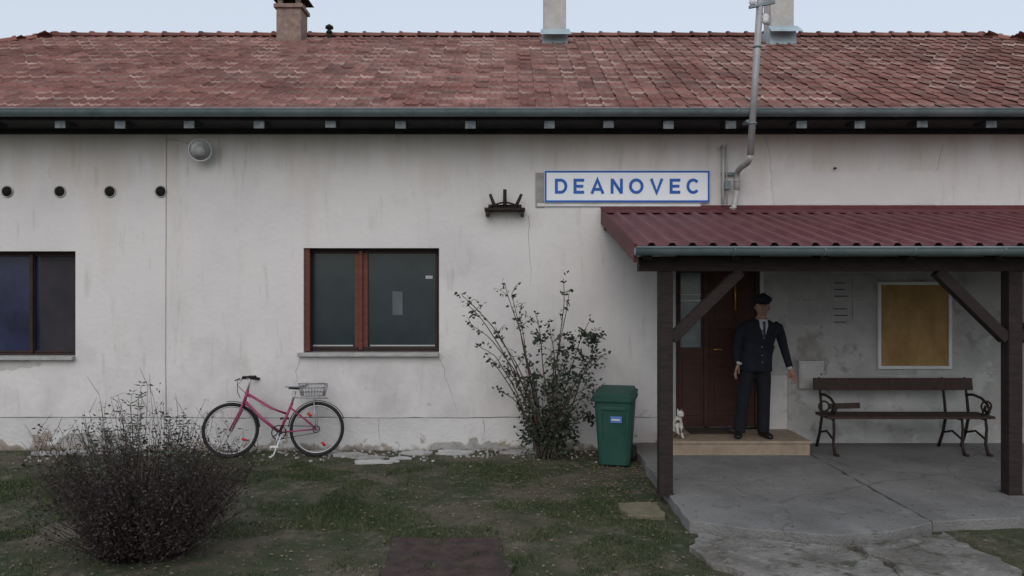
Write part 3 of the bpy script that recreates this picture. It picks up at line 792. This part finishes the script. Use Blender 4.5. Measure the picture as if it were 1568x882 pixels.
b.tube([(.07,-.045,.385),(.52,-.045,.37)],.004,M_iron,5); b.tube([(.07,-.045,.215),(.50,-.045,.29),(.52,-.045,.30)],.004,M_iron,5); b.ring((.52,-.045,.335),(0,1,0),.04,.006,M_iron,18,5)
b.tube([(.10,-.05,.26),(.04,-.16,.03),(.0,-.17,.01)],.009,M_white,6)
b.obj('crankset',bk)
b=B()
for s_ in(-1,1):
    b.tube([(.22,s_*.05,.72),(.62,s_*.06,.71)],.006,M_chrome,6); b.tube([(.52,s_*.065,.335),(.48,s_*.06,.71)],.005,M_chrome,6)
for k in range(6): b.tube([(.26+.07*k,-.05,.72),(.26+.07*k,.05,.72)],.004,M_chrome,5)
b.tube([(.62,-.06,.71),(.64,0,.71),(.62,.06,.71)],.006,M_chrome,6)
for (cx,a0,a1) in((.52,20,175),(-.52,5,100)):
    n_=14
    b.tube([(cx+.348*math.cos(math.radians(a0+(a1-a0)*i/n_)),0,.335+.348*math.sin(math.radians(a0+(a1-a0)*i/n_))) for i in range(n_+1)],[(.026,.004)]*(n_+1),M_tyre,8,ref=(0,1,0))
b.obj('rack',bk)
b=B()
def bx(z,gx,gy): return [(.46-gx,-gy,z),(.46+gx,-gy,z),(.46+gx,gy,z),(.46-gx,gy,z)]
for z,gx,gy in((.74,.13,.09),(.79,.14,.1),(.84,.15,.11),(.89,.16,.12)):
    b.tube(bx(z,gx,gy),.0045 if z<.88 else .007,M_chrome,5,closed=True)
for k in range(9):
    f=-1+2*k/8
    for s_ in(-1,1): b.tube([(.46+f*.13,s_*.09,.74),(.46+f*.16,s_*.12,.89)],.003,M_chrome,4)
    b.tube([(.46+f*.13,-.09,.74),(.46+f*.13,.09,.74)],.003,M_chrome,4)
for k in range(6):
    f=-1+2*k/5
    for s_ in(-1,1): b.tube([(.46+s_*.13,f*.09,.74),(.46+s_*.16,f*.12,.89)],.003,M_chrome,4)
b.obj('basket',bk)

# ---------------------------------------------------------------- plants
def leaf(bd,p,L_,w,m,d=None,rr=None):
    d=d or Vector((U(-1,1),U(-1,1),U(-.8,.6))).normalized()
    sd=d.cross(Vector((U(-1,1),U(-1,1),U(-1,1)))).normalized()
    p=Vector(p)
    bd.add([p,p+d*L_*.4+sd*w/2,p+d*L_,p+d*L_*.45-sd*w/2],[(0,1,2,3)],m,False,R() if rr is None else rr)
def arc(p0,p1,sag,n=8):
    p0=Vector(p0);p1=Vector(p1);o=[]
    wx,wy=U(-.05,.05),U(-.05,.05)
    for i in range(n+1):
        t=i/n; q=p0.lerp(p1,t); s=math.sin(math.pi*t)
        q+=Vector((wx*s+nz(t*3,p1.x*5)*.07*t,wy*s,sag*s)); o.append(q)
    return o
rb=empty('rose_bush',(.42,9.3,0))
st_=B();lf=B()
long_=[(-1.03,-.1,1.98,.34),(-.92,-.05,1.86,.30),(-.88,-.1,1.62,.30),(-.50,.1,2.12,.12),(-.42,.1,2.0,.05),(.20,.0,2.18,.05),(.28,.05,2.0,.05),(-.80,-.1,1.36,.25),(-.72,-.05,1.20,.2),(-.15,.1,1.75,.1),(.05,.1,1.62,.1),(.50,.1,1.66,.1),(.66,.05,1.50,.12),(-.32,0,1.72,.12),(.70,0,1.28,.15),(-.62,0,1.60,.2),(.66,0,.70,.3),(.62,-.1,.92,.2),(-.45,.05,1.05,.15),(-.60,.0,.85,.2)]
others=[]
for i in range(18):
    a=U(-.32,.58); others.append((a,U(-.2,.25),U(.7,1.5)*(1-abs(a-.1)*.3),.1))
for i in range(16): others.append((U(-.38,.36),U(-.25,.25),U(.3,.7),.08))
clumps=[(.27,1.40,.13),(.54,1.48,.11),(.47,1.28,.14),(.15,1.22,.12),(.36,1.02,.14),(.12,.82,.13),(-.1,.5,.15),(.12,.42,.2),(-.22,.28,.13),(.25,.25,.16),(.63,1.18,.07),(-.1,1.45,.07),(-.14,.98,.08),(.5,.50,.07),(.03,.18,.2)]
for ti,tg in enumerate(long_+others):
    base=(U(-.12,.12),U(-.1,.1),0); pts=arc(base,tg[:3],tg[3],12); n_=len(pts)
    r0=.0115 if ti<len(long_) else .0065
    st_.tube(pts,[r0*(1-.70*i/n_) for i in range(n_)],M_stem,5)
    for i in range(2,n_):
        p=pts[i]; dens=(1 if R()<.6 else 0) if ti<len(long_) else 2
        if ti<len(long_) and i>=n_-2: dens=5
        for k in range(dens):
            q=p+Vector((random.gauss(0,.03),random.gauss(0,.04),random.gauss(0,.03)))
            leaf(lf,q,U(.04,.075),U(.025,.045),M_leaf)
        if R()<.42:
            e=p+Vector((U(-.18,.18),U(-.1,.1),U(-.02,.16)))
            st_.tube([p,(p+e)/2+Vector((0,0,.02)),e],[.0045,.003,.0015],M_stem,4)
            for k in range(4): 
                q=p.lerp(e,U(.5,1))+Vector((U(-.03,.03),U(-.03,.03),U(-.03,.03))); leaf(lf,q,U(.04,.07),U(.022,.04),M_leaf)
for cx_,cz_,rr_ in clumps:
    for i in range(int(1250*rr_)):
        q=Vector((random.gauss(cx_,rr_*.5),random.gauss(0,.12),max(.03,random.gauss(cz_,rr_*.5))))
        if nz(q.x*7,q.z*7,3)<-.08: continue
        leaf(lf,q,U(.04,.075),U(.025,.045),M_leaf,rr=U(0,.8))
st_.obj('canes',rb); lf.obj('leaves',rb)

sh=empty('garden_shrub',(-2.85,5.95,0))
st_=B();lf=B()
for i in range(430):
    a=R()*math.tau; r=.95*math.sqrt(R())
    z=(.30+.72*math.sqrt(max(.0,1-(r/.98)**2)))*U(.6,1.22)*(1+.35*nz(math.cos(a)*2,math.sin(a)*2,r*3))
    x,y=r*math.cos(a),r*math.sin(a)*.75
    base=(x*.28+U(-.05,.05),y*.3,0); pts=arc(base,(x,y,max(.15,z)),.02,7)
    st_.tube(pts,[.0048*(1-.75*k/7) for k in range(8)],M_twig,4)
    for j_,p in enumerate(pts[1:]):
        out=1 if j_<4 else (.55 if j_<6 else .35)
        if nz(p.x*4+7,p.z*4,p.y*4)<-.12: out*=.35
        for k in range(int(9*out+R())):
            q=p+Vector((random.gauss(0,.04),random.gauss(0,.04),random.gauss(0,.045)))
            if q.z>.02: leaf(lf,q,U(.018,.045),U(.007,.018),M_leaf2)
        if j_>2 and R()<.6:
            e=p+Vector((U(-.1,.1),U(-.08,.08),U(.03,.16)))
            st_.tube([p,e],[.0022,.001],M_twig,3,cap=False)
for k_ in range(24):
    a_=U(-1,1); tx=.42*a_+U(-.05,.05)-.02; tz=1.38-.50*abs(a_)-U(0,.25)
    ty=U(-.3,.25); pts=arc((tx*.3,ty*.4,.2),(tx,ty,tz),.0,12)
    st_.tube(pts,[.004*(1-.6*k/12) for k in range(13)],M_stem,4)
    for p in pts[7:]:
        for s_ in(-1,1):
            for k in range(2):
                dd=Vector((s_*U(.7,1),U(-.6,.6),U(.1,.5))).normalized(); leaf(lf,p+Vector((0,0,k*.02)),U(.035,.06),.014,M_leaf3,dd)
st_.obj('stems',sh); lf.obj('leaves',sh)

# grass
def paved(x,y):
    if 1.44<x and y>6.35: return True
    if 1.5<x<3.6 and y<6.5: return True
    if -1.0<x<0 and y<6.3: return True
    if .98<x<1.4 and 6.8<y<7.3: return True
    return False
g=B();V=[];F=[];RR=[]
cnt=0
while cnt<80000:
    x=U(-6.5,5.6);y=U(4.6,9.72)
    if abs(x)>y*.70+.3: continue
    if paved(x,y) and not (((abs(x-2.7)<.05 and y<6.2) or (nz(x*6,y*6)>.38 and y<6.3)) and x<3.6 and R()<.5): 
        continue
    d_=1.3*nz(x*.9,y*1.1,11)+.9*nz(x*2.7,y*2.7,4)+.02
    if y>9.0: d_-=(y-9.0)*1.2
    if y>7.6 and -0.9<x<1.6: d_-=.3
    if R()>max(.04,min(1,d_*3+.18)): cnt+=.25; continue
    cnt+=1
    h=U(.014,.04)*(1+1.1*max(0,nz(x*1.6,y*1.6,8))); z=gh(x,y)-.003; a=R()*math.tau; w=U(.0025,.005)
    if paved(x,y): z=.03
    lx,ly=U(-.8,.8)*h,U(-.8,.8)*h
    o_=len(V)
    V.append((x-w*math.cos(a),y-w*math.sin(a),z)); V.append((x+w*math.cos(a),y+w*math.sin(a),z)); V.append((x+lx,y+ly,z+h))
    F.append((o_,o_+1,o_+2)); RR.append(R())
g.v=V;g.f=F;g.m=[0]*len(F);g.sm=[False]*len(F);g.r=RR;g.mats=[M_grass]
g.obj('grass')
b=B()
for i in range(3400):
    x=U(-6,5);y=U(4.8,9.7)
    if i<700: x=random.gauss(.9,.8); y=random.gauss(8.6,.7)
    if y>9.7 or abs(x)>y*.75: continue
    z=gh(x,y)+.014
    if x>1.5 and y>6.3: z=.104
    elif 1.5<x<3.6: z=.062
    if x>1.5 and R()<.75: continue
    a=R()*math.tau; s_=U(.007,.022)
    b.add([(x+s_*math.cos(a),y+s_*math.sin(a),z),(x+s_*.6*math.cos(a+1.5),y+s_*.6*math.sin(a+1.5),z+.006),(x-s_*math.cos(a),y-s_*math.sin(a),z+.002),(x-s_*.6*math.cos(a+1.5),y-s_*.6*math.sin(a+1.5),z+.008)],[(0,1,2,3)],M_deadleaf)
b.obj('fallen_leaves')

# ---------------------------------------------------------------- voxel-union body helper
def remeshed(bd,name,vox,matfn,mats,parent,smooth_it=4):
    o=bd.obj(name); md=o.modifiers.new('r','REMESH'); md.mode='VOXEL'; md.voxel_size=vox
    ms_=o.modifiers.new('s','SMOOTH'); ms_.iterations=smooth_it; ms_.factor=.5
    dg=bpy.context.evaluated_depsgraph_get(); ev=o.evaluated_get(dg)
    me=bpy.data.meshes.new_from_object(ev); bpy.data.objects.remove(o)
    me.materials.clear()
    for m in mats: me.materials.append(m)
    for p in me.polygons: p.material_index=matfn(p.center); p.use_smooth=True
    o=bpy.data.objects.new(name,me); sc.collection.objects.link(o); o.parent=parent; return o

# ---------------------------------------------------------------- man
mn=empty('railway_man',(2.95,9.26,.27),(0,0,0))
b=B(); X=(1,0,0)
b.tube([(-.02,0,.80),(-.02,0,.90),(-.01,.0,.98),(.01,0,1.06),(.03,-.005,1.18),(.045,-.005,1.29),(.05,0,1.37),(.055,.005,1.415),(.06,.005,1.44)],
  [(.155,.105),(.18,.125),(.18,.125),(.168,.115),(.185,.125),(.20,.125),(.195,.11),(.13,.085),(.065,.065)],M_uni,20,ref=X)
b.tube([(.06,.0,1.40),(.062,-.01,1.50)],[.058,.055],M_uni,12)
b.tube([(-.105,0,.90),(-.13,-.01,.70),(-.165,-.015,.47),(-.19,.01,.25),(-.205,.02,.06)],[(.10,.11),(.092,.098),(.075,.08),(.074,.078),(.072,.078)],M_uni,16,ref=X)
b.tube([(.06,0,.90),(.075,-.01,.70),(.08,-.02,.47),(.085,.01,.25),(.085,.02,.06)],[(.10,.11),(.092,.098),(.075,.08),(.074,.078),(.072,.078)],M_uni,16,ref=X)
b.tube([(-.11,0,1.355),(-.165,.0,1.32),(-.20,.01,1.22),(-.225,.02,1.08),(-.235,-.02,.98),(-.245,-.07,.90)],[.060,.066,.060,.052,.047,.042],M_uni,14)
b.tube([(.20,0,1.355),(.255,.0,1.32),(.295,.01,1.22),(.335,.02,1.08),(.36,-.01,.96),(.385,-.04,.84)],[.060,.066,.060,.052,.047,.042],M_uni,14)
def bm_(c):
    if c.z>1.425 and abs(c.x-.06)<.09: return 1
    if c.z<.80: return 2
    return 0
remeshed(b,'body',.011,bm_,[M_uni,M_skin,M_trous],mn,5)
b=B()
b.tube([(.03,-.003,1.14),(.01,0,1.04),(-.01,0,.94),(-.02,0,.85),(-.02,0,.80)],[(.188,.130),(.180,.128),(.193,.138),(.203,.146),(.205,.148)],M_uni,28,ref=X,cap=False)
b.obj('jacket_skirt',mn).modifiers.new('s','SOLIDIFY').thickness=.006
def front(x,z,extra=.0):
    tb=[(1.06,.115),(1.18,.125),(1.29,.125),(1.37,.11),(1.415,.085),(1.44,.065)]
    ax_=[(1.06,.168),(1.18,.185),(1.29,.20),(1.37,.195),(1.415,.13),(1.44,.065)]
    def ip(t,z):
        if z<=t[0][0]: return t[0][1]
        for i in range(len(t)-1):
            if z<=t[i+1][0]:
                f=(z-t[i][0])/(t[i+1][0]-t[i][0]); return t[i][1]*(1-f)+t[i+1][1]*f
        return t[-1][1]
    ry_=ip(tb,z);rx_=ip(ax_,z); u=min(.95,abs(x-.05)/rx_)
    return -.0-ry_*math.sqrt(1-u*u)-extra
def patch(bd,poly,m,ex):
    vs=[];fs=[];K=6
    for (z,xl,xr) in poly:
        for k in range(K+1):
            x=xl+(xr-xl)*k/K; vs.append((x,front(x,z,ex),z))
    for i in range(len(poly)-1):
        for k in range(K): a=i*(K+1)+k; fs.append((a,a+1,a+K+2,a+K+1))
    bd.add(vs,fs,m,True)
b=B()
patch(b,[(1.20,.045,.05),(1.26,.022,.07),(1.32,.005,.09),(1.38,-.008,.108),(1.425,.0,.11)],M_shirt,.006)
patch(b,[(1.21,.040,.056),(1.26,.032,.064),(1.36,.038,.066),(1.40,.034,.072)],M_tie,.012)
b.obj('shirt_and_tie',mn)
b=B()
patch(b,[(1.13,.03,.05),(1.22,-.015,.038),(1.30,-.055,.014),(1.335,-.06,.002),(1.345,-.03,-.002),(1.41,-.035,.002)],M_uni,.013)
patch(b,[(1.13,.045,.06),(1.22,.055,.11),(1.30,.082,.155),(1.335,.094,.16),(1.345,.10,.13),(1.41,.10,.135)],M_uni,.013)
for z in(1.10,1.0,.92): b.tube([(.02,-.128-(1.1-z)*.12,z),(.02,-.138-(1.1-z)*.12,z)],.008,M_brass,8)
b.obj('lapels_and_buttons',mn)
hd=empty('head',(.062,-.015,1.565),(math.radians(-4),math.radians(3),math.radians(-14))); hd.parent=mn
b=B()
def hf(p,q):
    q=q.copy()
    if q.z<0:
        f=-q.z/.12; q.x*=1-.28*f; 
        if q.y<0: q.y*=1-.05*f
        else: q.y*=1-.35*f
    if q.y<-.05: q.y=-.05+(q.y+.05)*.8
    return q
b.ell((0,0,0),(.076,.098,.118),M_skin,24,18,hf)
b.tube([(0,-.084,.012),(0,-.103,-.018),(0,-.108,-.030),(0,-.088,-.038)],[.009,.012,.016,.010],M_skin,8)
for s_ in(-1,1):
    b.tube([(s_*.072,.005,.018),(s_*.083,.012,.005),(s_*.080,.010,-.025)],[(.008,.016),(.010,.02),(.006,.010)],M_skin,8)
b.obj('face',hd)
b=B()
for s_ in(-1,1):
    b.ell((s_*.030,-.083,.008),(.012,.006,.005),M_shirt,10,6); b.ell((s_*.030,-.0875,.008),(.006,.003,.005),M_black,8,6)
    b.tube([(s_*.014,-.092,.025),(s_*.03,-.093,.029),(s_*.046,-.083,.023)],.004,M_hair,6)
b.tube([(-.022,-.083,-.063),(0,-.090,-.061),(.022,-.083,-.063)],[.002,.0055,.002],M_lip,6)
b.ell((0,.03,.0),(.080,.078,.075),M_hair,18,10,lambda p,q:q)
b.obj('eyes_mouth_hair',hd)
b=B()
b.tube([(0,.005,.046),(0,.005,.078)],[(.084,.102),(.086,.104)],M_capred,24,ref=X)
b.tube([(0,.005,.077),(0,-.005,.098),(0,-.01,.116),(0,.0,.128)],[(.088,.106),(.110,.126),(.104,.120),(.05,.07)],M_uni,24,ref=X)
vs=[];fs=[]
for k in range(13):
    a=math.pi*(1+k/12)
    vs.append((.084*math.cos(a),.005+.102*math.sin(a),.052)); vs.append((.086*math.cos(a),.0+(.104+.038*math.sin(math.pi*k/12))*math.sin(a)-.0,.052-.018*math.sin(math.pi*k/12)))
for k in range(12): fs.append((k*2,k*2+1,k*2+3,k*2+2))
b.add(vs,fs,M_shoe,True); b.ell((0,-.112,.085),(.011,.006,.011),M_brass,8,6)
b.obj('peaked_cap',hd)
def hand(name,loc,side,rot):
    h=empty(name,loc,rot); h.parent=mn
    q=B(); q.tube([(0,0,.03),(0,0,0),(0,-.003,-.045),(0,-.006,-.085)],[(.024,.019),(.027,.019),(.041,.016),(.040,.013)],M_skin,12,ref=X)
    for i,(x,L_) in enumerate(((-.030,.068),(-.010,.078),(.010,.074),(.029,.058))):
        x*=-side
        q.tube([(x,-.006,-.075),(x*1.1,-.010,-.085-L_*.45),(x*1.1,-.024,-.085-L_*.78),(x*1.05,-.038,-.085-L_)],[.0095,.009,.008,.006],M_skin,8)
    q.tube([(side*.022,-.003,-.015),(side*.045,-.014,-.045),(side*.050,-.026,-.072),(side*.044,-.034,-.092)],[.014,.012,.0105,.008],M_skin,8)
    q.obj('palm_and_fingers',h)
    q=B(); q.tube([(0,0,.045),(0,0,.018)],[.034,.033],M_shirt,14); q.obj('cuff',h)
hand('right_hand',(-.247,-.078,.875),1,(math.radians(20),math.radians(8),math.radians(60)))
hand('left_hand',(.390,-.048,.815),-1,(math.radians(14),math.radians(-18),math.radians(-40)))
b=B()
for x,yaw in((-.21,-.35),(.09,.2)):
    dx,dy=math.sin(yaw),-math.cos(yaw)
    c=Vector((x,.02,0))
    P=lambda t,z:(c.x+dx*t,c.y+dy*t,z)
    b.tube([P(-.085,.035),P(-.07,.045),P(0,.055),P(.08,.042),P(.15,.032),P(.185,.026)],[(.02,.03),(.038,.045),(.042,.052),(.047,.040),(.043,.030),(.02,.018)],M_shoe,14,ref=(1,0,0))
b.obj('shoes',mn)

# ---------------------------------------------------------------- cat
ct=empty('cat',(1.985,9.22,.27),(0,0,math.radians(25)))
b=B()
b.tube([(0,.10,.06),(0,.07,.11),(0,.02,.17),(0,-.02,.22),(0,-.03,.26)],[.05,.075,.062,.05,.035],M_catw,14)
for s_ in(-1,1):
    b.tube([(s_*.03,-.02,.18),(s_*.032,-.05,.10),(s_*.032,-.055,.02),(s_*.032,-.08,.012)],[.028,.018,.014,.014],M_catw,10)
    b.tube([(s_*.05,.09,.08),(s_*.062,.03,.06),(s_*.06,-.01,.018)],[.04,.035,.016],M_catw,10)
    b.tube([(s_*.026,-.05,.325),(s_*.034,-.045,.365)],[.018,.003],M_catw,8)
b.ell((0,-.06,.295),(.046,.045,.042),M_catw,14,10); b.ell((0,-.098,.282),(.02,.018,.015),M_catw,10,8)
b.tube([(0,.14,.03),(.06,.16,.02),(.11,.10,.02),(.12,.02,.02)],[.018,.016,.014,.01],M_catw,10)
remeshed(b,'body',.006,lambda c:1 if (nz(c.x*14,c.y*14,c.z*9+2)>.22) else 0,[M_catw,M_catd],ct,3)
b=B()
for s_ in(-1,1): b.ell((s_*.018,-.100,.302),(.006,.004,.006),M_black,8,6)
b.ell((0,-.116,.286),(.005,.003,.004),M_lip,8,6); b.obj('eyes_and_nose',ct)

# ---------------------------------------------------------------- light, sky, camera
w=bpy.data.worlds.new('World'); sc.world=w; w.use_nodes=True
nt=w.node_tree; bg=nt.nodes['Background']; sk=nt.nodes.new('ShaderNodeTexSky'); sk.sky_type='NISHITA'; sk.sun_disc=False
el,azr=38,190
sk.sun_elevation=math.radians(el); sk.sun_rotation=math.radians(azr); sk.air_density=1.0; sk.dust_density=3.0; sk.ozone_density=1.0
# thin, even cloud veil over the clear sky
veil=nt.nodes.new('ShaderNodeMix'); veil.data_type='RGBA'; veil.inputs[0].default_value=.66
nt.links.new(sk.outputs[0],veil.inputs[6]); veil.inputs[7].default_value=(7.2,7.8,8.5,1)
nt.links.new(veil.outputs[2],bg.inputs[0]); bg.inputs['Strength'].default_value=.118
ld=bpy.data.lights.new('sun','SUN'); ld.energy=.75; ld.angle=math.radians(50); ld.color=(1,.96,.93)
lo=bpy.data.objects.new('sun',ld); sc.collection.objects.link(lo)
dirv=Vector((math.sin(math.radians(azr))*math.cos(math.radians(el)),math.cos(math.radians(azr))*math.cos(math.radians(el)),math.sin(math.radians(el))))
lo.rotation_euler=(-dirv).to_track_quat('-Z','Y').to_euler(); lo.location=dirv*30
cd=bpy.data.cameras.new('camera'); co=bpy.data.objects.new('camera',cd); sc.collection.objects.link(co)
co.location=(0,0,2.07); co.rotation_euler=(math.pi/2,0,0); cd.lens=27; cd.sensor_width=36; cd.clip_end=1500; cd.clip_start=.05
sc.camera=co
sc.view_settings.view_transform='Standard'; sc.view_settings.look='None'; sc.view_settings.exposure=0
